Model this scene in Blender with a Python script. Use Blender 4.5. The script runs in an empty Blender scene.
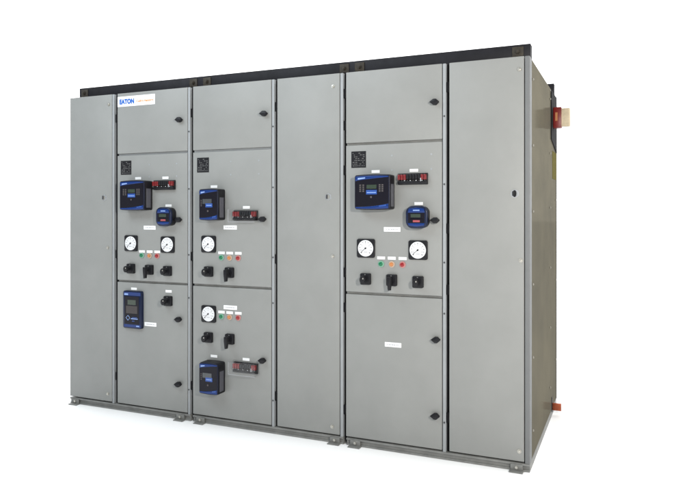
import bpy, bmesh, math, random
from mathutils import Vector, Matrix
R = math.radians
random.seed(7)
scene = bpy.context.scene
col = scene.collection

# ------------------------------------------------------------------ camera
cd = bpy.data.cameras.new('camera'); cam = bpy.data.objects.new('camera', cd); col.objects.link(cam)
cam.location = (0.5138, -3.7429, 1.4465)
cam.rotation_euler = (R(90), 0, R(23.2156))
cd.sensor_width = 36.0
cd.lens = 652.63 / 700 * 36
cd.shift_y = -(250 - 213.8) / 700
cd.clip_start = 0.05; cd.clip_end = 500
scene.camera = cam

# ------------------------------------------------------------------ world: invented surround, overbright white ahead to whiten the floor, dim behind
w = bpy.data.worlds.new('World'); scene.world = w; w.use_nodes = True
nt = w.node_tree; nt.nodes.clear()
tc = nt.nodes.new('ShaderNodeTexCoord'); sp = nt.nodes.new('ShaderNodeSeparateXYZ')
mr = nt.nodes.new('ShaderNodeMapRange'); mr.interpolation_type = 'SMOOTHSTEP'
mr.inputs['From Min'].default_value = -0.45; mr.inputs['From Max'].default_value = 0.1
mr.inputs['To Min'].default_value = 0.0; mr.inputs['To Max'].default_value = 1.0
mx = nt.nodes.new('ShaderNodeMix'); mx.data_type = 'RGBA'
mx.inputs[6].default_value = (0.16, 0.18, 0.20, 1); mx.inputs[7].default_value = (2.45, 2.45, 2.45, 1)
bg = nt.nodes.new('ShaderNodeBackground'); bg.inputs['Strength'].default_value = 1.0
out = nt.nodes.new('ShaderNodeOutputWorld')
nt.links.new(tc.outputs['Generated'], sp.inputs[0]); nt.links.new(sp.outputs['Y'], mr.inputs['Value'])
nt.links.new(mr.outputs[0], mx.inputs[0]); nt.links.new(mx.outputs[2], bg.inputs['Color']); nt.links.new(bg.outputs[0], out.inputs[0])

# ------------------------------------------------------------------ lamps
def area(name, loc, target, size, energy, color, size_y=None):
    ld = bpy.data.lights.new(name, 'AREA'); ld.energy = energy; ld.color = color
    ld.size = size
    if size_y: ld.shape = 'RECTANGLE'; ld.size_y = size_y
    o = bpy.data.objects.new(name, ld); col.objects.link(o); o.location = loc
    o.rotation_euler = (Vector(target) - Vector(loc)).to_track_quat('-Z', 'Y').to_euler()
    return o
area('key_flash', (1.50, -3.25, 2.10), (-1.6, 0, 1.5), 0.09, 132, (1.0, 0.95, 0.875))
area('overhead_fill', (-3.1, -2.7, 3.9), (-2.7, 0, 1.6), 3.0, 105, (0.85, 0.94, 1.0), 1.6)  # added fill lamp, brightens the left doors and the floor

scene.view_settings.view_transform = 'Standard'; scene.view_settings.look = 'None'
scene.view_settings.exposure = 0; scene.view_settings.gamma = 1

# ------------------------------------------------------------------ materials
MATS = {}
def mat(name, color, rough=0.45, metal=0.0, spec=0.5, noise=0.0, nscale=6.0, bump=0.0, bscale=300.0, coat=0.0,
        tint=None, color2=None, alpha=1.0, emit=None):
    if name in MATS: return MATS[name]
    m = bpy.data.materials.new(name); m.use_nodes = True
    t = m.node_tree; b = t.nodes['Principled BSDF']
    b.inputs['Base Color'].default_value = (*color, 1); b.inputs['Roughness'].default_value = rough
    b.inputs['Metallic'].default_value = metal; b.inputs['Specular IOR Level'].default_value = spec
    b.inputs['Coat Weight'].default_value = coat; b.inputs['Alpha'].default_value = alpha
    if tint: b.inputs['Specular Tint'].default_value = (*tint, 1)
    if emit: b.inputs['Emission Color'].default_value = (*color, 1); b.inputs['Emission Strength'].default_value = emit
    tcn = t.nodes.new('ShaderNodeTexCoord'); geo = t.nodes.new('ShaderNodeNewGeometry')
    if noise or color2:
        n = t.nodes.new('ShaderNodeTexNoise'); n.inputs['Scale'].default_value = nscale
        n.inputs['Detail'].default_value = 6; n.inputs['Roughness'].default_value = 0.6
        t.links.new(geo.outputs['Position'], n.inputs['Vector'])
        r = t.nodes.new('ShaderNodeValToRGB')
        r.color_ramp.elements[0].position = 0.3; r.color_ramp.elements[1].position = 0.7
        c2 = color2 or tuple(c * (1 + noise) for c in color)
        c1 = color if color2 else tuple(c * (1 - noise) for c in color)
        r.color_ramp.elements[0].color = (*c1, 1); r.color_ramp.elements[1].color = (*c2, 1)
        t.links.new(n.outputs['Fac'], r.inputs[0]); t.links.new(r.outputs[0], b.inputs['Base Color'])
        n2 = t.nodes.new('ShaderNodeTexNoise'); n2.inputs['Scale'].default_value = nscale * 3; n2.inputs['Detail'].default_value = 5
        t.links.new(geo.outputs['Position'], n2.inputs['Vector'])
        m2 = t.nodes.new('ShaderNodeMapRange'); m2.inputs['To Min'].default_value = rough * 0.85; m2.inputs['To Max'].default_value = min(1, rough * 1.2)
        t.links.new(n2.outputs['Fac'], m2.inputs['Value']); t.links.new(m2.outputs[0], b.inputs['Roughness'])
    if bump:
        n3 = t.nodes.new('ShaderNodeTexNoise'); n3.inputs['Scale'].default_value = bscale; n3.inputs['Detail'].default_value = 2
        t.links.new(geo.outputs['Position'], n3.inputs['Vector'])
        bp = t.nodes.new('ShaderNodeBump'); bp.inputs['Strength'].default_value = bump; bp.inputs['Distance'].default_value = 0.002
        t.links.new(n3.outputs['Fac'], bp.inputs['Height']); t.links.new(bp.outputs[0], b.inputs['Normal'])
    if bump and nscale < 5:
        n4 = t.nodes.new('ShaderNodeTexNoise'); n4.inputs['Scale'].default_value = 3.2; n4.inputs['Detail'].default_value = 1
        t.links.new(geo.outputs['Position'], n4.inputs['Vector'])
        b4 = t.nodes.new('ShaderNodeBump'); b4.inputs['Strength'].default_value = 0.9; b4.inputs['Distance'].default_value = 0.006
        t.links.new(n4.outputs['Fac'], b4.inputs['Height']); t.links.new(bp.outputs[0], b4.inputs['Normal']); t.links.new(b4.outputs[0], b.inputs['Normal'])
    MATS[name] = m
    return m
PAINT = mat('grey_powder_coat', (0.228, 0.233, 0.226), rough=0.42, spec=0.35, noise=0.05, nscale=3.5, bump=0.10, bscale=380)
FRAME = mat('grey_frame_paint', (0.27, 0.285, 0.295), rough=0.5, spec=0.25, noise=0.05, nscale=9, bump=0.05, bscale=300)
BASEM = mat('grey_base_paint', (0.17, 0.172, 0.165), rough=0.5, noise=0.18, nscale=14, bump=0.1, bscale=120)
def side_mat():                                              # glossy olive sheet: diffuse plus a weak mirror, mottle painted in for reflections
    m = bpy.data.materials.new('glossy_side_sheet'); m.use_nodes = True; t = m.node_tree; t.nodes.clear()
    o = t.nodes.new('ShaderNodeOutputMaterial'); geo = t.nodes.new('ShaderNodeNewGeometry')
    def ramp(c1, c2, sc, det=5, stretch=(1, 1, 1)):
        mp = t.nodes.new('ShaderNodeMapping'); mp.inputs['Scale'].default_value = stretch
        n = t.nodes.new('ShaderNodeTexNoise'); n.inputs['Scale'].default_value = sc; n.inputs['Detail'].default_value = det
        rr = t.nodes.new('ShaderNodeValToRGB'); rr.color_ramp.elements[0].position = .35; rr.color_ramp.elements[1].position = .65
        rr.color_ramp.elements[0].color = (*c1, 1); rr.color_ramp.elements[1].color = (*c2, 1)
        t.links.new(geo.outputs['Position'], mp.inputs[0]); t.links.new(mp.outputs[0], n.inputs['Vector']); t.links.new(n.outputs['Fac'], rr.inputs[0]); return rr.outputs[0]
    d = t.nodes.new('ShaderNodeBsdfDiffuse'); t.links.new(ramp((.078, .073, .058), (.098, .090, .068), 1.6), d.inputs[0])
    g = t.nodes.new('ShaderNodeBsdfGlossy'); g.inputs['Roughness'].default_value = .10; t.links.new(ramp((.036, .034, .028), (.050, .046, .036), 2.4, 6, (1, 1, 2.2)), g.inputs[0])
    a = t.nodes.new('ShaderNodeAddShader'); t.links.new(d.outputs[0], a.inputs[0]); t.links.new(g.outputs[0], a.inputs[1]); t.links.new(a.outputs[0], o.inputs[0])
    return m
SIDEM = side_mat()
BLACK = mat('black_plastic', (0.008, 0.008, 0.010), rough=0.42, spec=0.25)
MATTE = mat('matte_black_and_shade', (0.006, 0.006, 0.007), rough=0.85, spec=0.15)
BEAM = mat('black_steel', (0.010, 0.010, 0.013), rough=0.55, spec=0.2, noise=0.3, nscale=8, bump=0.1, bscale=90)
BRASS = mat('brass_bolt', (0.040, 0.032, 0.020), rough=0.6, metal=0.3, color2=(0.02, 0.017, 0.014), nscale=60)
WHITE = mat('white_label', (0.76, 0.77, 0.78), rough=0.4)
DIAL = mat('white_dial', (0.62, 0.63, 0.645), rough=0.5)
INK = mat('grey_ink', (0.30, 0.31, 0.33), rough=0.6)
DARKINK = mat('dark_ink', (0.03, 0.03, 0.035), rough=0.6)
PLATEINK = mat('plate_ink', (0.17, 0.17, 0.17), rough=0.6)
BLUE = mat('blue_gloss', (0.005, 0.026, 0.135), rough=0.25, spec=0.35)
NAVY = mat('navy_plastic', (0.004, 0.009, 0.032), rough=0.32, spec=0.3)
LBLUE = mat('light_blue_print_and_highlight', (0.018, 0.065, 0.27), rough=0.3)
PALEBLUE = mat('pale_blue_print', (0.22, 0.33, 0.62), rough=0.4)
SCREEN = mat('screen_glass', (0.03, 0.045, 0.032), rough=0.2)
RIM = mat('relay_rim', (0.004, 0.006, 0.018), rough=0.35, spec=0.3)
FACE = mat('relay_face', (0.006, 0.0055, 0.010), rough=0.3, spec=0.2)
KEY = mat('grey_key', (0.065, 0.055, 0.058), rough=0.5)
REDP = mat('red_plastic', (0.15, 0.007, 0.009), rough=0.35)
GREENL = mat('green_lens', (0.004, 0.13, 0.055), rough=0.2)
AMBERL = mat('amber_lens', (0.44, 0.17, 0.055), rough=0.25)
REDL = mat('red_lens', (0.24, 0.010, 0.012), rough=0.2)
GREENR = mat('green_ring', (0.16, 0.36, 0.25), rough=0.4)
AMBERR = mat('amber_ring', (0.46, 0.34, 0.25), rough=0.4)
REDR = mat('red_ring', (0.45, 0.18, 0.17), rough=0.4)
STEEL = mat('zinc_steel', (0.45, 0.44, 0.40), rough=0.35, metal=0.8)
COPPER = mat('copper', (0.36, 0.085, 0.035), rough=0.4, metal=0.55, noise=0.2, nscale=30)
CREAM = mat('cream_insulation', (0.58, 0.49, 0.34), rough=0.55, noise=0.2, nscale=18)
RED = mat('red_insulation', (0.16, 0.008, 0.006), rough=0.4, noise=0.2, nscale=20)
OCHRE = mat('ochre_sticker', (0.42, 0.16, 0.05), rough=0.5)
YELLOW = mat('dull_yellow_reflection', (0.10, 0.085, 0.012), rough=0.8, spec=0.05)
LOGOB = mat('logo_blue', (0.01, 0.10, 0.42), rough=0.4)
LOGOO = mat('logo_orange', (0.70, 0.27, 0.09), rough=0.4)
FLOORM = mat('white_floor', (0.93, 0.93, 0.93), rough=0.9, spec=0.0, noise=0.004, nscale=2)
def clear_mat():
    m = bpy.data.materials.new('clear_cover'); m.use_nodes = True; t = m.node_tree; t.nodes.clear()
    o = t.nodes.new('ShaderNodeOutputMaterial'); tr = t.nodes.new('ShaderNodeBsdfTransparent'); tr.inputs[0].default_value = (0.985, 0.985, 0.985, 1)
    g = t.nodes.new('ShaderNodeBsdfGlossy'); g.inputs['Roughness'].default_value = 0.12
    mx = t.nodes.new('ShaderNodeMixShader'); mx.inputs[0].default_value = 0.025
    t.links.new(tr.outputs[0], mx.inputs[1]); t.links.new(g.outputs[0], mx.inputs[2]); t.links.new(mx.outputs[0], o.inputs[0])
    return m
CLEAR = clear_mat()

# ------------------------------------------------------------------ mesh helpers (x right, y into the cabinet, z up)
class MB:
    def __init__(s): s.bm = bmesh.new(); s.mats = []
    def mi(s, m):
        if m not in s.mats: s.mats.append(m)
        return s.mats.index(m)
    def add(s, b2, m, smooth=False):
        i = s.mi(m)
        for f in b2.faces: f.material_index = i; f.smooth = smooth
        me = bpy.data.meshes.new('t'); b2.to_mesh(me); b2.free(); s.bm.from_mesh(me); bpy.data.meshes.remove(me)
    def box(s, x0, x1, y0, y1, z0, z1, m, bev=0.0, seg=2):
        b = bmesh.new(); bmesh.ops.create_cube(b, size=1)
        for v in b.verts: v.co = Vector(((x0 + x1) / 2 + v.co.x * (x1 - x0), (y0 + y1) / 2 + v.co.y * (y1 - y0), (z0 + z1) / 2 + v.co.z * (z1 - z0)))
        if bev: bmesh.ops.bevel(b, geom=b.edges[:], offset=bev, segments=seg, affect='EDGES', profile=0.5)
        s.add(b, m); return s
    def cyl(s, x, z, y0, y1, r, m, r2=None, n=28, sx=1.0, sz=1.0, bev=0.0):   # axis along y; y0 is the front (toward viewer)
        b = bmesh.new(); bmesh.ops.create_cone(b, cap_ends=True, segments=n, radius1=r, radius2=r if r2 is None else r2, depth=abs(y1 - y0))
        bmesh.ops.rotate(b, verts=b.verts, matrix=Matrix.Rotation(R(90), 3, 'X'))   # radius1 end goes to +y?
        for v in b.verts: v.co = Vector((x + v.co.x * sx, (y0 + y1) / 2 + v.co.y, z + v.co.z * sz))
        if bev:
            es = [e for e in b.edges if len(e.link_faces) == 2 and e.calc_face_angle() > 1.0]
            bmesh.ops.bevel(b, geom=es, offset=bev, segments=3, affect='EDGES', profile=0.5)
        s.add(b, m, True); return s
    def prism(s, pts, y0, y1, m, bev=0.0, seg=2, smooth=False):                              # outline in x,z, extruded along y
        b = bmesh.new(); vs = [b.verts.new((p[0], y0, p[1])) for p in pts]
        f = b.faces.new(vs); r = bmesh.ops.extrude_face_region(b, geom=[f])
        for v in [g for g in r['geom'] if isinstance(g, bmesh.types.BMVert)]: v.co.y = y1
        bmesh.ops.recalc_face_normals(b, faces=b.faces)
        if bev:
            es = [e for e in b.edges if all(abs(v.co.y - min(y0, y1)) < 1e-6 for v in e.verts)]
            bmesh.ops.bevel(b, geom=es, offset=bev, segments=seg, affect='EDGES', profile=0.5)
        s.add(b, m, smooth); return s
    def done(s, name):
        me = bpy.data.meshes.new(name); s.bm.to_mesh(me); s.bm.free()
        for m in s.mats: me.materials.append(m)
        for p in me.polygons:
            pass
        try: me.set_sharp_from_angle(angle=R(35))
        except Exception: pass
        return me
def rrect(w, h, r, n=5, bulge=0.0):
    pts = []
    for cx, cz, a0 in ((w/2-r, h/2-r, 0), (-w/2+r, h/2-r, 90), (-w/2+r, -h/2+r, 180), (w/2-r, -h/2+r, 270)):
        for k in range(n + 1):
            a = R(a0 + 90 * k / n); pts.append((cx + r * math.cos(a), cz + r * math.sin(a)))
    if bulge:
        res = []
        for i, (x, z) in enumerate(pts):
            x2, z2 = pts[(i + 1) % len(pts)]
            k = 8 if abs(x2 - x) > w * 0.4 else 1
            for j in range(k): res.append((x + (x2 - x) * j / k, z + (z2 - z) * j / k))
        pts = [(x, z + math.copysign(bulge * (1 - (2 * x / w) ** 2), z)) for x, z in res]
    return pts
def rod(bm_, p0, p1, r, m):
    b = bmesh.new(); p0, p1 = Vector(p0), Vector(p1); d = p1 - p0
    bmesh.ops.create_cone(b, cap_ends=True, segments=10, radius1=r, radius2=r, depth=d.length)
    bmesh.ops.transform(b, verts=b.verts, matrix=Matrix.Translation((p0 + p1) / 2) @ d.to_track_quat('Z', 'Y').to_matrix().to_4x4())
    bm_.add(b, m, True)

MESH = {}
def shared(key, fn):
    if key not in MESH: MESH[key] = fn()
    return MESH[key]
def world_of(o):
    v = Vector(o.location)
    while o.parent: o = o.parent; v += Vector(o.location)
    return v
def link(name, me, at, parent, label=None):
    o = bpy.data.objects.new(name, me); col.objects.link(o)
    o.parent = parent
    o.location = Vector(at) - (world_of(parent) if parent else Vector((0, 0, 0)))
    if label: o['label'] = label
    return o

# ------------------------------------------------------------------ layout (metres, front plane y = 0, right front corner x = 0)
X = [-3.421, -2.968, -2.293, -1.621, -1.128, -0.468, 0.0]
H = 2.33; M1 = 1.8796; M2 = 0.9538; D = 1.437
gl = {1: 0.020, 2: 0.013, 3: 0.012, 4: 0.011, 5: 0.011}; gr = {1: 0.012, 2: 0.012, 3: 0.010, 4: 0.009, 5: 0.009}

# floor
fm = MB(); fm.box(-90, 90, -40, 120, -0.05, 0.0, FLOORM)
fl = link('floor', fm.done('floor'), (0, 0, 0), None); fl['kind'] = 'structure'

def cabinet(x0, x1, label):
    e = bpy.data.objects.new('switchgear_cabinet', None); col.objects.link(e)
    e.location = ((x0 + x1) / 2, D / 2, 0); e['label'] = label; e['category'] = 'electrical cabinet'
    e['group'] = 'switchgear cabinets standing side by side'
    e.empty_display_size = 0.3
    return e
cabs = [cabinet(X[0], X[2], 'leftmost grey switchgear cabinet, with the white sign and a tall narrow door at its left'),
        cabinet(X[2], X[4], 'middle grey switchgear cabinet, gauges on two doors, plain tall door at its right'),
        cabinet(X[4], X[6], 'rightmost grey switchgear cabinet, with a red and cream bus bar sticking out of its side')]
cab_of = {0: cabs[0], 1: cabs[0], 2: cabs[1], 3: cabs[1], 4: cabs[2], 5: cabs[2]}

# ------------------------------------------------------------------ shells
def shell(ci, x0, x1, first, last):
    c = cabs[ci]
    b = MB()
    a0 = x0 + (0.0 if first else 0.010); a1 = x1 - (0.0 if last else 0.010)
    b.box(a0 + 0.002, a1 - 0.003, 0.036, D - 0.002, 0.052, H - 0.003, PAINT)
    link('enclosure', b.done('enclosure'), (0, 0, 0), c)
    # base channel: top flange, web, bottom lip
    b = MB()
    b.box(a0, a1, 0.004, D, 0.0, 0.012, BASEM, 0.002)
    b.box(a0, a1, 0.012, D - 0.008, 0.012, 0.034, BASEM)
    b.box(a0, a1, 0.0, D - 0.004, 0.034, 0.046, BASEM, 0.002)
    link('base_channel', b.done('base'), (0, 0, 0), c)
    # lifting beam at front, another at the rear
    for y0 in (0.066, D - 0.135):
        b = MB(); b0 = x0 + (0.028 if first else 0.001); b1 = x1 - (0.004 if last else 0.001); t = 0.008
        z0, z1 = H - 0.002, 2.413
        b.box(b0, b1, y0, y0 + t, z0, z1, BEAM, 0.0015)
        b.box(b0 + .001, b1 - .001, y0 + t, y0 + 0.075, z1 - t, z1 - .001, BEAM)
        b.box(b0 + .001, b1 - .001, y0 + t, y0 + 0.075, z0, z0 + t, BEAM)
        if last: b.box(b1 - 0.007, b1 - 0.0015, y0 + t, y0 + 0.073, z0 + t, z1 - t, BEAM)
        bo = link('lifting_beam', b.done('beam'), (0, 0, 0), c)
        if y0 < 0.5:
            for bx in ((x0 + 0.085, x1 - 0.03) if not last else (x0 + 0.075, x1 - 0.075)):
                def bolt():
                    q = MB(); q.box(-0.032, 0.032, -0.006, 0, -0.028, 0.028, BRASS, 0.002)
                    q.cyl(0, 0, -0.018, -0.006, 0.014, BRASS, n=6); q.cyl(0, 0, -0.024, -0.018, 0.008, BRASS); return q.done('beam_bolt')
                link('beam_bolt', shared('beam_bolt', bolt), (bx, y0 - 0.0005, H + 0.042), bo)
for ci, (x0, x1) in enumerate(((X[0], X[2]), (X[2], X[4]), (X[4], X[6]))): shell(ci, x0, x1, ci == 0, ci == 2)

def foot():
    b = MB(); b.prism([(-0.038, 0), (0.038, 0), (0.038, 0.007), (-0.038, 0.007)], -0.036, 0.0, BASEM)
    b.box(-0.034, 0.034, -0.006, -0.001, 0.007, 0.04, BASEM, 0.001)
    b.cyl(0.0, 0.024, -0.014, -0.006, 0.009, STEEL, n=6); return b.done('mounting_foot')
for ci, fx in ((0, -3.362), (0, -2.385), (1, -2.215), (1, -1.195), (2, -1.055), (2, -0.072)):
    link('mounting_foot', shared('foot', foot), (fx, 0, 0), cabs[ci])

# ------------------------------------------------------------------ frame posts between the doors
def post(seam, cab):
    x1 = X[seam] - (gl[seam] if seam < 6 else 0.0); x0 = X[seam] - (0.030 if seam < 6 else 0.026)
    if seam == 1: x0 = X[1] - 0.036
    b = MB(); b.box(x0, x1, 0.0, 0.05 if seam < 6 else 0.085, 0.047, H - 0.001, FRAME if seam < 6 else mat('corner_post_paint', (0.145, 0.150, 0.153), rough=0.55, spec=0.2, noise=0.05, nscale=9), 0.002)
    o = link('frame_post', b.done('frame_post'), (0, 0, 0), cab)
    if seam in (2, 3, 5):
        def scr():
            q = MB(); q.cyl(0, 0, -0.002, 0, 0.0055, DARKINK, n=12); return q.done('post_screw')
        for z in (0.22, 0.86, 1.16, 1.62, 2.02): link('post_screw', shared('post_screw', scr), ((x0 + x1) / 2, 0, z), o)
    if seam < 6:                                             # black strip standing in for the deep shade in the hinge gap
        b = MB(); b.box(x1 + 0.0005, X[seam] + gr[seam] + 0.004, 0.024, 0.034, 0.03 if seam in (2, 4) else 0.048, H - 0.004, MATTE)
        link('gap_shade_strip', b.done('gap_shade_strip'), (0, 0, 0), cab)
for s, ci in ((1, 0), (2, 0), (3, 1), (4, 1), (5, 2), (6, 2)): post(s, cabs[ci])

for k in (1, 2, 4):
    for zz in (M1, M2):
        b = MB(); b.box(X[k] + gr[k] + .001, X[k + 1] - .0365, .017, .0355, zz - .0065, zz + .0065, BASEM if k == 4 or zz == M2 else FRAME)
        link('frame_rail', b.done('frame_rail'), (0, 0, 0), cab_of[k])
# ------------------------------------------------------------------ doors
def door(k, z0, z1, label=None):
    x0 = X[k] + (gr[k] if k else 0.0); x1 = X[k + 1] - (0.035 if k + 1 != 1 else 0.041)
    if k + 1 == 6: x1 = -0.031
    b = MB(); b.box(x0, x1, 0.0, 0.026, z0, z1, PAINT, 0.0035, 3)
    # return flange behind the door edge
    b.box(x0 + 0.004, x1 - 0.004, 0.026, 0.035, z0 + 0.004, z1 - 0.004, PAINT)
    d = link('door', b.done('door'), (0, 0, 0), cab_of[k], label)
    return d
TOP = H; BOT = 0.056; G = 0.0075
doors = {}
labels = {(0, 'f'): 'plain tall narrow door with one small lock', (3, 'f'): 'plain tall door with a small latch near its right edge', (5, 'f'): 'wide plain tall door at the right-hand end',
          (1, 't'): 'top door with the white sign on it', (2, 't'): 'plain top door', (4, 't'): 'plain top door',
          (1, 'm'): 'instrument door with relay, gauges and switches', (2, 'm'): 'instrument door with one gauge and two switches', (4, 'm'): 'instrument door with wide relay and two gauges',
          (1, 'l'): 'bottom door with a tall blue-edged relay', (2, 'l'): 'bottom door carrying a gauge, switches and a relay', (4, 'l'): 'plain bottom door with one white label'}
for k in (0, 3, 5): doors[k, 'f'] = door(k, BOT, TOP, labels[k, 'f'])
for k in (1, 2, 4):
    doors[k, 't'] = door(k, M1 + G, TOP, labels[k, 't'])
    doors[k, 'm'] = door(k, M2 + G, M1 - G, labels[k, 'm'])
    doors[k, 'l'] = door(k, BOT, M2 - G, labels[k, 'l'])

def hinge():
    b = MB(); b.box(-0.0075, 0.0085, 0.0, 0.02, -0.030, 0.030, MATTE, 0.002); return b.done('hinge')
for k in (2, 3, 4, 5, 1):
    zs = {4: (2.20, 2.0, 1.72, 1.08, 0.86, 0.22), 5: (2.19, 1.36, 0.25, 1.0)}.get(k, (2.15, 1.15, 0.25))
    for z in zs:
        key = 'm' if M2 < z < M1 else ('t' if z > M1 else 'l')
        d = doors.get((k, key)) or doors.get((k, 'f'))
        link('hinge', shared('hinge', hinge), (X[k] - 0.001, 0.003, z), d)

def turn_handle():
    b = MB(); b.cyl(0, 0, -0.010, 0, 0.015, BLACK, n=20)
    b.prism([(-0.028, 0.001), (-0.006, 0.0175), (0.010, 0.0175), (0.026, 0.003), (0.026, -0.003), (0.010, -0.0175), (-0.006, -0.0175), (-0.028, -0.001)], -0.034, -0.010, BLACK, 0.004, 2)
    return b.done('handle')
for k, key, hx, hz in ((1, 't', -2.386, 2.104), (1, 'm', -2.392, 1.405), (1, 'l', -2.392, .707), (1, 'l', -2.393, .253),
                       (2, 't', -1.702, 2.106), (2, 'm', -1.712, 1.411), (2, 'l', -1.713, .479),
                       (4, 't', -.543, 2.104), (4, 'm', -.540, 1.408), (4, 'l', -.535, .706), (4, 'l', -.539, .257)):
    link('handle', shared('handle', turn_handle), (hx, 0, hz), doors[k, key])

def lock(dark):
    def f():
        b = MB(); b.cyl(0, 0, -0.0018, 0, 0.023, INK, n=6 if not dark else 28); b.cyl(0, 0, -0.003, -0.0018, 0.019, FRAME, n=28)
        b.cyl(0, 0, -0.008, -0.003, 0.013, STEEL if not dark else BLACK, n=24, sx=0.75, sz=1.5 if dark else 1.0)
        b.box(-0.012, -0.002, -0.0125, -0.008, -0.013, 0.014, BLACK if dark else DARKINK, 0.002)
        return b.done('lock')
    return f
def captive():
    b = MB(); b.cyl(0, 0, -0.003, 0, 0.012, STEEL, n=20); b.cyl(0, 0, -0.009, -0.003, 0.008, STEEL, n=16, bev=0.002); return b.done('captive_screw')
for k, lx, lz in ((0, -3.079, 1.566), (3, -1.240, 1.554), (5, -.082, 1.560)): link('lock', shared(('lock', k == 5), lock(k == 5)), (lx, 0, lz), doors[k, 'f'])
for k, pts in ((0, ((-3.047, 1.196), (-3.037, 2.257), (-3.047, .111))), (3, ((-1.211, 1.178), (-1.208, 2.250), (-1.214, .103))), (5, ((-.049, 1.184), (-.057, 2.257), (-.057, .113)))):
    for (a, c) in pts: link('captive_screw', shared('captive', captive), (a, 0, c), doors[k, 'f'])
def plug():
    b = MB(); b.cyl(0, 0, -0.0012, 0, 0.006, FRAME, n=14); return b.done('plug_button')
for k, xs in ((1, (-2.66, -2.42)), (2, (-1.97, -1.75)), (4, (-.815, -.567))):
    for px in xs:
        for pz in (1.80, 1.712): link('plug_button', shared('plug', plug), (px, 0, pz), doors[k, 'm'])

# ------------------------------------------------------------------ instruments
def label_plate(w_, h_, marks):
    def f():
        b = MB(); b.box(-w_/2, w_/2, -0.0025, 0, -h_/2, h_/2, WHITE, 0.0006, 1)
        if marks:
            rnd = random.Random(int(w_ * 1e4)); x = -w_ * 0.36
            while x < w_ * 0.34:
                l = rnd.uniform(0.003, 0.009); b.box(x, x + l, -0.0029, -0.0025, -h_ * 0.12, h_ * 0.12, INK); x += l + 0.0035
        return b.done('label_plate')
    return f
def put_label(ci, x, z, w_=0.053, h_=0.018, marks=False):
    return link('label_plate', shared(('lab', w_, h_), label_plate(w_, h_, marks)), (x, 0, z), cabs[ci])

def nameplate():
    b = MB(); b.box(-.049, .049, -0.002, 0, -.051, .051, BLACK, 0.0006, 1)
    rnd = random.Random(3)
    for i in range(8):
        z = .039 - i * .0112; x = -.040
        while x < .036:
            l = rnd.uniform(.003, .014)
            if rnd.random() < .62: b.box(x, min(x + l, .041), -0.0023, -0.002, z - .0014, z + .0014, PLATEINK)
            x += l + rnd.uniform(.003, .006)
    return b.done('nameplate')
for ci, x in ((0, -2.874), (1, -2.196), (2, -1.033)): link('nameplate', shared('nameplate', nameplate), (x, 0, 1.783), cabs[ci], 'black square plate with fine grey print')

def gauge(ci, x, z):
    def body():
        b = MB(); b.prism(rrect(.118, .116, .012), -0.010, 0.0, BLACK, 0.003)
        return b.done('gauge')
    def dial():
        b = MB(); b.cyl(0, 0, -0.0115, -0.0095, .0505, DIAL, n=48)
        for i in range(11):
            a = R(225 - 27 * i); c, s = math.cos(a), math.sin(a)
            rod(b, (c * .034, -0.0117, s * .036), (c * .0425, -0.0117, s * .0425), .0012 if i % 5 else .0019, DARKINK)
        for i in range(5):
            a = R(205 - 57.5 * i); c, s = math.cos(a), math.sin(a); b.box(c * .028 - .0035, c * .028 + .0035, -0.0119, -0.0115, s * .028 - .0018, s * .028 + .0018, INK)
        b.box(-.012, .012, -0.0119, -0.0115, -.024, -.0205, INK)
        return b.done('dial')
    def needle():
        b = MB(); rod(b, (.006, -0.0135, .005), (-.031, -0.0135, -.026), .0012, DARKINK); b.cyl(0, 0, -0.0155, -0.0116, .005, BLACK, n=16); return b.done('needle')
    g = link('gauge', shared('gauge', body), (x, 0, z), cabs[ci])
    link('dial', shared('dial', dial), (x, 0, z), g); link('needle', shared('needle', needle), (x, 0, z), g)
for a in ((0, -2.824, 1.232), (0, -2.495, 1.228), (1, -2.147, 1.238), (1, -2.146, .759), (2, -.983, 1.234), (2, -.648, 1.230)): gauge(*a)

def lamp(ci, x, z, c):
    lens, ring = {'green': (GREENL, GREENR), 'amber': (AMBERL, AMBERR), 'red': (REDL, REDR)}[c]
    def f():
        b = MB(); b.cyl(0, 0, -0.006, 0, .0195, ring, n=28, bev=.0015); return b.done('indicator_lamp')
    def l():
        b = MB(); b.cyl(0, 0, -0.016, -0.006, .0125, lens, n=24, bev=.004); return b.done('lens')
    o = link('indicator_lamp', shared(('ring', c), f), (x, 0, z), cabs[ci], c + ' indicator lamp')
    link('lens', shared(('lens', c), l), (x, 0, z), o)
for ci, xs, z, lz in ((0, (-2.727, -2.657, -2.589), 1.146, 1.1745), (1, (-2.044, -1.978, -1.909), 1.148, 1.1805), (1, (-2.044, -1.978, -1.909), .747, .777), (2, (-.884, -.815, -.746), 1.140, 1.177)):
    for x, c in zip(xs, ('green', 'amber', 'red')):
        lamp(ci, x, z, c); put_label(ci, x, lz, 0.051, 0.018)

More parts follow.
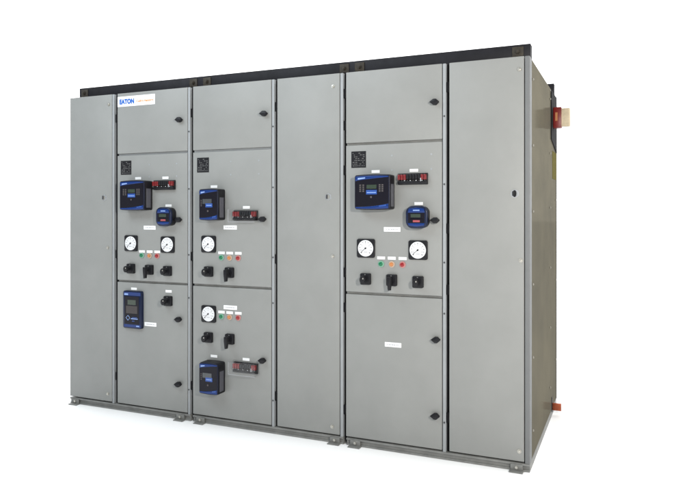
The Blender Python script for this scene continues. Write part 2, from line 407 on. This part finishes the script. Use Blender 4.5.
def switch(ci, x, z, kind):
    def base():
        b = MB(); b.prism(rrect(.066, .070, .007), -0.020, 0.0, BLACK, .004)
        b.cyl(0, 0, -0.024, -0.020, .024, BLACK, n=28)
        b.box(-.003, .003, -0.0206, -0.0200, .025, .030, PLATEINK)
        return b.done('rotary_switch')
    def oval():
        b = MB(); b.cyl(0, 0, -0.052, -0.022, .012, BLACK, n=20)
        b.cyl(0, 0, -0.072, -0.048, .020, BLACK, n=28, sx=.85, sz=1.15, bev=.005)
        b.box(.004, .010, -0.0728, -0.0722, .004, .012, STEEL); return b.done('grip')
    def pistol():
        b = MB(); b.cyl(0, 0, -0.048, -0.022, .012, BLACK, n=20)
        b.prism([(-.012, .022), (.012, .022), (.013, -.010), (.009, -.056), (-.006, -.058), (-.012, -.010)], -0.066, -0.044, BLACK, .005)
        return b.done('grip')
    o = link('rotary_switch', shared('switch', base), (x, 0, z), cabs[ci])
    link('grip', shared(('grip', kind), pistol if kind else oval), (x, 0, z), o, 'long lever grip pointing down' if kind else 'short oval grip')
for a in ((0, -2.822, 1.048, 0), (0, -2.655, 1.045, 1), (0, -2.493, 1.042, 0), (0, -2.488, .830, 0), (1, -2.144, 1.050, 0), (1, -1.975, 1.049, 1),
          (1, -2.146, .598, 0), (1, -1.972, .600, 1), (2, -.983, 1.045, 0), (2, -.813, 1.044, 1), (2, -.647, 1.040, 0)): switch(*a)

def relay(ci, x0, x1, z0, z1, dep=0.085, wide=True, label=None):
    w_, h_ = x1 - x0, z1 - z0; cx, cz = (x0 + x1) / 2, (z0 + z1) / 2
    def body():
        b = MB(); b.prism(rrect(w_, h_ - .012, .010, bulge=.004), -dep + .010, 0.0, BLACK, .004)
        b.prism([(x * .985, z * .985) for x, z in rrect(w_, h_ - .012, .012, bulge=.005)], -dep, -dep + .010, RIM, .003, 3)
        # side louvre panel on the right flank
        b.box(w_/2 - .0005, w_/2 + .0015, -dep + .022, -.018, -h_ * .40, h_ * .22, mat('dark_grey_vent', (0.07, 0.07, 0.085), rough=0.4), .0005, 1)
        return b.done('protective_relay')
    F = -dep
    def faceplate():
        b = MB(); n = 14; a, c = -w_ * .47, w_ * .46
        up = [(a + (c - a) * i / n, h_ * (.30 + .10 * (i / n) ** .7)) for i in range(n + 1)]
        lo = [(a + (c - a) * i / n, -h_ * (.405 - .09 * (i / n) ** 2.2)) for i in range(n + 1)]
        b.prism(lo + up[::-1], F - .0012, F + .001, FACE); return b.done('face_plate')
    def band(upper):
        b = MB(); n = 14; a, c = -w_ * .47, w_ * .46
        up = [(a + (c - a) * i / n, h_ * (.30 + .10 * (i / n) ** .7) + .001) for i in range(n + 1)]
        tp = [(x, h_ * .430 + .004 * (1 - (2 * x / w_) ** 2)) for x, _ in up]
        if upper:
            b.prism(up + tp[::-1], F - .0016, F + .001, BLUE, .0006)
            b.prism([(a + w_ * .07, h_ * .345), (a + w_ * .28, h_ * .375), (a + w_ * .28, h_ * .405), (a + w_ * .07, h_ * .392)], F - .002, F - .0014, PALEBLUE)
        else:
            lo = [(a + (c - a) * i / n, -h_ * (.405 - .09 * (i / n) ** 2.2) - .001) for i in range(n + 1)]
            bt = [(x, -h_ * .445 - .004 * (1 - (2 * x / w_) ** 2)) for x, _ in lo]
            b.prism(bt + lo[::-1], F - .0016, F + .001, BLUE, .0006)
            b.prism([(c - w_ * .26, -h_ * .405), (c - w_ * .06, -h_ * .385), (c - w_ * .06, -h_ * .345), (c - w_ * .26, -h_ * .375)], F - .002, F - .0014, LBLUE)  # lighter blue patch painted as a gloss highlight on the lower band
        return b.done('trim_band')
    def screen():
        b = MB()
        if wide:
            b.box(-w_ * .15, w_ * .13, F - .0022, F - .001, h_ * .09, h_ * .20, SCREEN)
            b.box(-w_ * .16, w_ * .14, F - .0022, F - .001, -h_ * .065, h_ * .055, LBLUE)
            b.box(-w_ * .14, w_ * .12, F - .0026, F - .0021, -h_ * .025, -h_ * .005, PALEBLUE)
        else:
            b.box(-w_ * .30, w_ * .18, F - .0022, F - .001, h_ * .02, h_ * .17, mat('relay_lcd_grey', (0.05, 0.055, 0.06), rough=.2))
            b.box(-w_ * .14, w_ * .22, F - .0026, F - .001, -h_ * .085, h_ * .035, LBLUE)
            b.box(-w_ * .10, w_ * .18, F - .003, F - .0025, -h_ * .035, -h_ * .015, PALEBLUE)
        return b.done('display')
    def keys(side):
        def f():
            b = MB()
            if wide:
                pad = ((-.33, -.24), (.22, .30))[side]
                b.box(w_ * pad[0] - .007, w_ * pad[1] + .007, F - .0017, F - .001, h_ * .19 - 3 * h_ * .055 - .006, h_ * .19 + .006, BLACK)
                for sx in pad:
                    for j in range(4): b.box(w_ * sx - .005, w_ * sx + .005, F - .0024, F - .0015, h_ * (.19 - j * .055) - .0038, h_ * (.19 - j * .055) + .0038, KEY)
            else:
                b.box(-w_ * .41, -w_ * .33, F - .0017, F - .001, h_ * .13 - 3 * h_ * .055 - .005, h_ * .13 + .005, BLACK)
                for j in range(4): b.box(-w_ * .40, -w_ * .34, F - .0024, F - .0015, h_ * (.13 - j * .055) - .003, h_ * (.13 - j * .055) + .003, KEY)
            return b.done('keypad')
        return f
    def button():
        b = MB(); b.cyl(-w_ * .02, -h_ * (.14 if wide else .2), F - .003, F - .001, .006, KEY, n=16); return b.done('button')
    K = ('relay', round(w_, 3), round(h_, 3))
    o = link('protective_relay', shared(K + ('b',), body), (cx, 0, cz), cabs[ci], label)
    for nm, fn in (('face_plate', faceplate), ('trim_band', lambda: band(True)), ('trim_band', lambda: band(False)), ('display', screen), ('keypad', keys(0)), ('button', button)) + ((('keypad', keys(1)),) if wide else ()):
        n_ = sum(1 for q in o.children if q.name.startswith(nm))
        link(nm, shared(K + (nm, n_), fn), (cx, 0, cz), o)
relay(0, -2.858, -2.634, 1.468, 1.687, label='wide black and blue relay')
relay(1, -2.168, -2.016, 1.399, 1.618, wide=False, label='narrow black and blue relay')
relay(1, -2.168, -2.016, .228, .447, wide=False, label='narrow black and blue relay near the floor')
relay(2, -1.026, -.798, 1.468, 1.687, label='wide black and blue relay')

def tall_relay(ci, cx, cz):
    w_, h_ = .170, .272; F = -.022
    b = MB(); b.prism(rrect(w_, h_, .014), F, 0.0, NAVY, .004)
    o = link('tall_relay', b.done('tall_relay'), (cx, 0, cz), cabs[ci], 'tall blue relay with a black window and white print')
    b = MB(); b.box(-w_ * .40, w_ * .36, F - .0016, F, -h_ * .38, h_ * .35, FACE, .0004, 1); link('face_plate', b.done('face_plate'), (cx, 0, cz), o)
    b = MB(); b.box(-w_ * .24, w_ * .20, F - .0024, F - .0015, h_ * .13, h_ * .26, SCREEN)
    b.box(-w_ * .32, w_ * .28, F - .0024, F - .0015, -h_ * .10, h_ * .10, mat('relay_window_brown', (0.028, 0.022, 0.022), rough=.3)); link('display', b.done('display'), (cx, 0, cz), o)
    b = MB(); px, pz, r = -w_ * .22, -h_ * .22, .018
    for a in range(4):
        p0 = (px + r * math.cos(R(90 * a)), F - .002, pz + r * math.sin(R(90 * a))); p1 = (px + r * math.cos(R(90 * a + 90)), F - .002, pz + r * math.sin(R(90 * a + 90)))
        rod(b, p0, p1, .0016, PALEBLUE)
    link('direction_pad', b.done('direction_pad'), (cx, 0, cz), o); b = MB()
    b.box(-.010, .052, F - .0024, F - .0014, pz - .008, pz - .002, PALEBLUE); b.box(.0, .046, F - .0024, F - .0014, pz + .002, pz + .006, LBLUE)
    b.box(.0, .022, F - .0024, F - .0014, pz - .024, pz - .019, LBLUE)
    link('printed_text', b.done('printed_text'), (cx, 0, cz), o)
    for z0, z1 in ((.375, .465), (-.465, -.395)):
        b = MB(); b.prism([(-w_ * .45, h_ * z0), (w_ * .45, h_ * z0), (w_ * .44, h_ * z1), (-w_ * .44, h_ * z1)], F - .0010, F + .001, BLUE); link('trim_band', b.done('trim_band'), (cx, 0, cz), o)
    b = MB(); b.box(-w_ * .42, -w_ * .22, F - .0016, F - .0004, h_ * .385, h_ * .43, PALEBLUE)
    link('printed_mark', b.done('printed_mark'), (cx, 0, cz), o); b = MB()
    b.box(w_ * .22, w_ * .38, F - .0016, F - .0004, -h_ * .445, -h_ * .415, PALEBLUE); link('printed_mark', b.done('printed_mark'), (cx, 0, cz), o)
tall_relay(0, -2.798, .752)

def meter(ci, cx, cz):
    def body():
        b = MB(); b.prism(rrect(.128, .126, .036, n=8), -.052, 0.0, BLACK, .008, 3)
        b.prism(rrect(.134, .130, .040, n=8, bulge=.002), -.062, -.046, NAVY, .008, 3); return b.done('power_meter')
    def bezel():
        b = MB(); b.prism([(-.052, .026), (.052, .026), (.046, .050), (0, .056), (-.046, .050)], -.0635, -.061, BLUE, .0006)
        b.box(-.020, .020, -.0642, -.063, .037, .043, PALEBLUE); return b.done('trim_band')
    def bezel2():
        b = MB(); b.prism([(-.046, -.050), (0, -.056), (.046, -.050), (.052, -.036), (-.052, -.036)], -.0635, -.061, BLUE, .0006); return b.done('trim_band')
    def disp():
        b = MB(); b.box(-.050, .050, -.0634, -.061, -.034, .024, FACE)
        b.box(-.034, .026, -.0642, -.063, -.002, .018, SCREEN)
        for i in range(3): b.box(-.040, .040, -.0640, -.063, -.010 - .001, -.009, KEY)
        b.box(-.020, .022, -.0645, -.063, -.030, -.018, mat('red_digits', (0.30, 0.06, 0.07), rough=.4)); return b.done('display')
    o = link('power_meter', shared('meter', body), (cx, 0, cz), cabs[ci], 'small rounded blue and black meter')
    link('trim_band', shared('meter_b', bezel), (cx, 0, cz), o); link('trim_band', shared('meter_b2', bezel2), (cx, 0, cz), o); link('display', shared('meter_d', disp), (cx, 0, cz), o)
meter(0, -2.488, 1.426); meter(2, -.641, 1.427)

def test_switch(ci, cx, cz, cover):
    def body():
        b = MB(); b.box(-.093, .093, -.014, 0, -.034, .034, BLACK, .003)
        b.box(-.090, .090, -.030, -.014, -.030, -.014, BLACK, .002)
        return b.done('test_switch')
    def blades():
        b = MB()
        for i in range(10):
            x = -.081 + i * .018; red = i < 3 or i > 7
            b.box(x - .0075, x + .0075, -.034, -.014, -.002 if not red else -.006, .026, REDP if red else BLACK, .002)
            b.box(x - .003, x + .003, -.0312, -.030, -.012, -.009, DIAL if i % 2 == 0 and 1 < i else KEY)
        b.box(.053, .059, -.0350, -.0338, -.016, .004, INK)
        return b.done('knife_blades')
    def cov():
        b = MB(); t = .0015; x0, x1, z0, z1, y0 = -.104, .100, -.042, .040, -.060
        b.box(x0, x1, y0, y0 + t, z0, z1, CLEAR); b.box(x0, x0 + t, y0 + t, 0, z0, z1, CLEAR); b.box(x1 - t, x1, y0 + t, 0, z0, z1, CLEAR)
        b.box(x0 + t, x1 - t, y0 + t, 0, z0, z0 + t, CLEAR); b.box(x0 + t, x1 - t, y0 + t, 0, z1 - t, z1, CLEAR)
        for (xa, za, xb, zb) in ((x0, z0, x1, z0), (x0, z0, x0, z1)): rod(b, (xa, y0, za), (xb, y0, zb), .0016, INK)
        return b.done('clear_cover')
    o = link('test_switch', shared('ts', body), (cx, 0, cz), cabs[ci], 'black and red test switch block' + (' under a clear cover' if cover else ''))
    link('knife_blades', shared('tsb', blades), (cx, 0, cz), o)
    if cover: link('clear_cover', shared('tsc', cov), (cx, 0, cz), o)
test_switch(0, -2.520, 1.650, False); test_switch(1, -1.847, 1.435, True); test_switch(1, -1.846, .418, True); test_switch(2, -.679, 1.655, False)

for a in ((0, -2.762, 1.703), (0, -2.517, 1.701), (0, -2.490, 1.504), (0, -2.800, .901), (0, -2.489, .898), (1, -2.105, 1.632), (1, -1.846, 1.489), (1, -2.105, .4715), (1, -1.848, .472),
          (2, -.920, 1.705), (2, -.675, 1.706), (2, -.645, 1.507)): put_label(*a)
for a in ((0, -2.657, 1.347), (0, -2.650, .653), (1, -1.974, 1.354), (1, -1.973, .812), (2, -.813, 1.352), (2, -.807, .652)): put_label(*a, 0.106, 0.028, True)

# ------------------------------------------------------------------ sign
def text_mesh(txt, size, m, offset=0.0, shear=0.0, spacing=1.0, sx=1.0):
    cu = bpy.data.curves.new('lettering', 'FONT'); cu.body = txt; cu.size = size; cu.offset = offset; cu.shear = shear
    cu.space_character = spacing; cu.extrude = 0.0004; cu.align_x = 'LEFT'
    o = bpy.data.objects.new('lettering', cu); col.objects.link(o)
    dg = bpy.context.evaluated_depsgraph_get(); me = bpy.data.meshes.new_from_object(o.evaluated_get(dg))
    bpy.data.objects.remove(o); me.transform(Matrix.Rotation(R(90), 4, 'X') @ Matrix.Diagonal((sx, 1, 1, 1)))
    me.materials.clear(); me.materials.append(m); return me
b = MB(); b.box(-.171, .171, -.003, 0, -.037, .037, WHITE, .0008, 1)
sg = link('sign', b.done('sign'), (-2.781, 0, 2.268), cabs[0], 'white sign with blue and orange lettering')
link('lettering', text_mesh('EATON', .046, LOGOB, .0030, spacing=1.08, sx=.84), (-2.781 - .152, -.0036, 2.268 - .017), sg, 'bold blue lettering')
link('lettering', text_mesh('Cutler-Hammer', .024, LOGOO, .0007), (-2.781 + .003, -.0036, 2.268 - .012), sg, 'thin orange lettering')

# ------------------------------------------------------------------ right side: side sheets, bus bars
c = cabs[2]
b = MB(); b.box(-.003, .0, .087, 1.045, .050, H - .004, SIDEM, .0008, 1)
sp_ = link('side_sheet', b.done('side_sheet'), (0, 0, 0), c, 'dull olive glossy side sheet')
b = MB(); b.box(-.003, .0, 1.052, D - .020, .050, 1.99, SIDEM, .0008, 1)
sp2 = link('side_sheet', b.done('side_sheet'), (0, 0, 0), c, 'narrow rear side sheet')
b = MB(); b.box(-.012, .002, D - .018, D + .002, .048, H, BEAM, .001)
link('rear_post', b.done('rear_post'), (0, 0, 0), c)
def sscr():
    q = MB()
    bb = bmesh.new(); bmesh.ops.create_cone(bb, cap_ends=True, segments=14, radius1=.008, radius2=.006, depth=.005)
    bmesh.ops.rotate(bb, verts=bb.verts, matrix=Matrix.Rotation(R(90), 3, 'Y')); q.add(bb, mat('dull_zinc', (0.22, 0.21, 0.18), rough=0.5, metal=0.5), True); return q.done('sheet_screw')
for y in (.125, 1.010):
    for z in (.20, .62, 1.04, 1.46, 1.84, 2.22): link('sheet_screw', shared('sscr', sscr), (.0035, y, z + (0.03 if y > 1 else 0)), sp_)
for z in (.35, .95, 1.55): link('sheet_screw', shared('sscr', sscr), (.0035, D - .05, z), sp2)
b = MB(); b.box(0.0004, .0014, D - .29, D - .022, 1.70, 1.90, YELLOW); link('yellow_reflection_strip', b.done('yellow_reflection_strip'), (0, 0, 0), sp2)  # painted strip standing in for a yellow reflection in the sheet
b = MB()
bb = bmesh.new()
out = [(1.052, 2.318), (1.395, 2.318), (1.417, 2.24), (1.417, 1.905), (1.052, 1.975)]
vs = [bb.verts.new((.0005, y, z)) for y, z in out]; f = bb.faces.new(vs); r = bmesh.ops.extrude_face_region(bb, geom=[f])
for v in [g for g in r['geom'] if isinstance(g, bmesh.types.BMVert)]: v.co.x = .006
bmesh.ops.recalc_face_normals(bb, faces=bb.faces); b.add(bb, MATTE)
link('dark_opening_plate', b.done('dark_opening_plate'), (0, 0, 0), c, 'black plate standing in for the dark opening round the upper bus bar')  # the plate's black stands in for the dark inside of the open bay
b = MB(); b.box(.006, .120, 1.165, 1.215, 2.075, 2.205, CREAM, .006, 3)
bar = link('bus_bar', b.done('bus_bar'), (0, 0, 0), c, 'cream insulated bus bar end')
b = MB(); b.box(.0055, .062, 1.155, 1.225, 2.066, 2.214, RED, .004, 2)
b.box(.020, .036, 1.1535, 1.1555, 2.115, 2.175, OCHRE)
link('sleeve', b.done('sleeve'), (0, 0, 0), bar, 'dark red sleeve')
b = MB(); b.box(.0, .062, 1.135, 1.150, .037, .088, COPPER, .001)
cb = link('ground_bar', b.done('ground_bar'), (0, 0, 0), c, 'bare copper bar end')
b = MB(); b.box(.0, .004, 1.110, 1.134, .030, .135, BLACK, .001); link('slot_edging', b.done('slot_edging'), (0, 0, 0), cb)
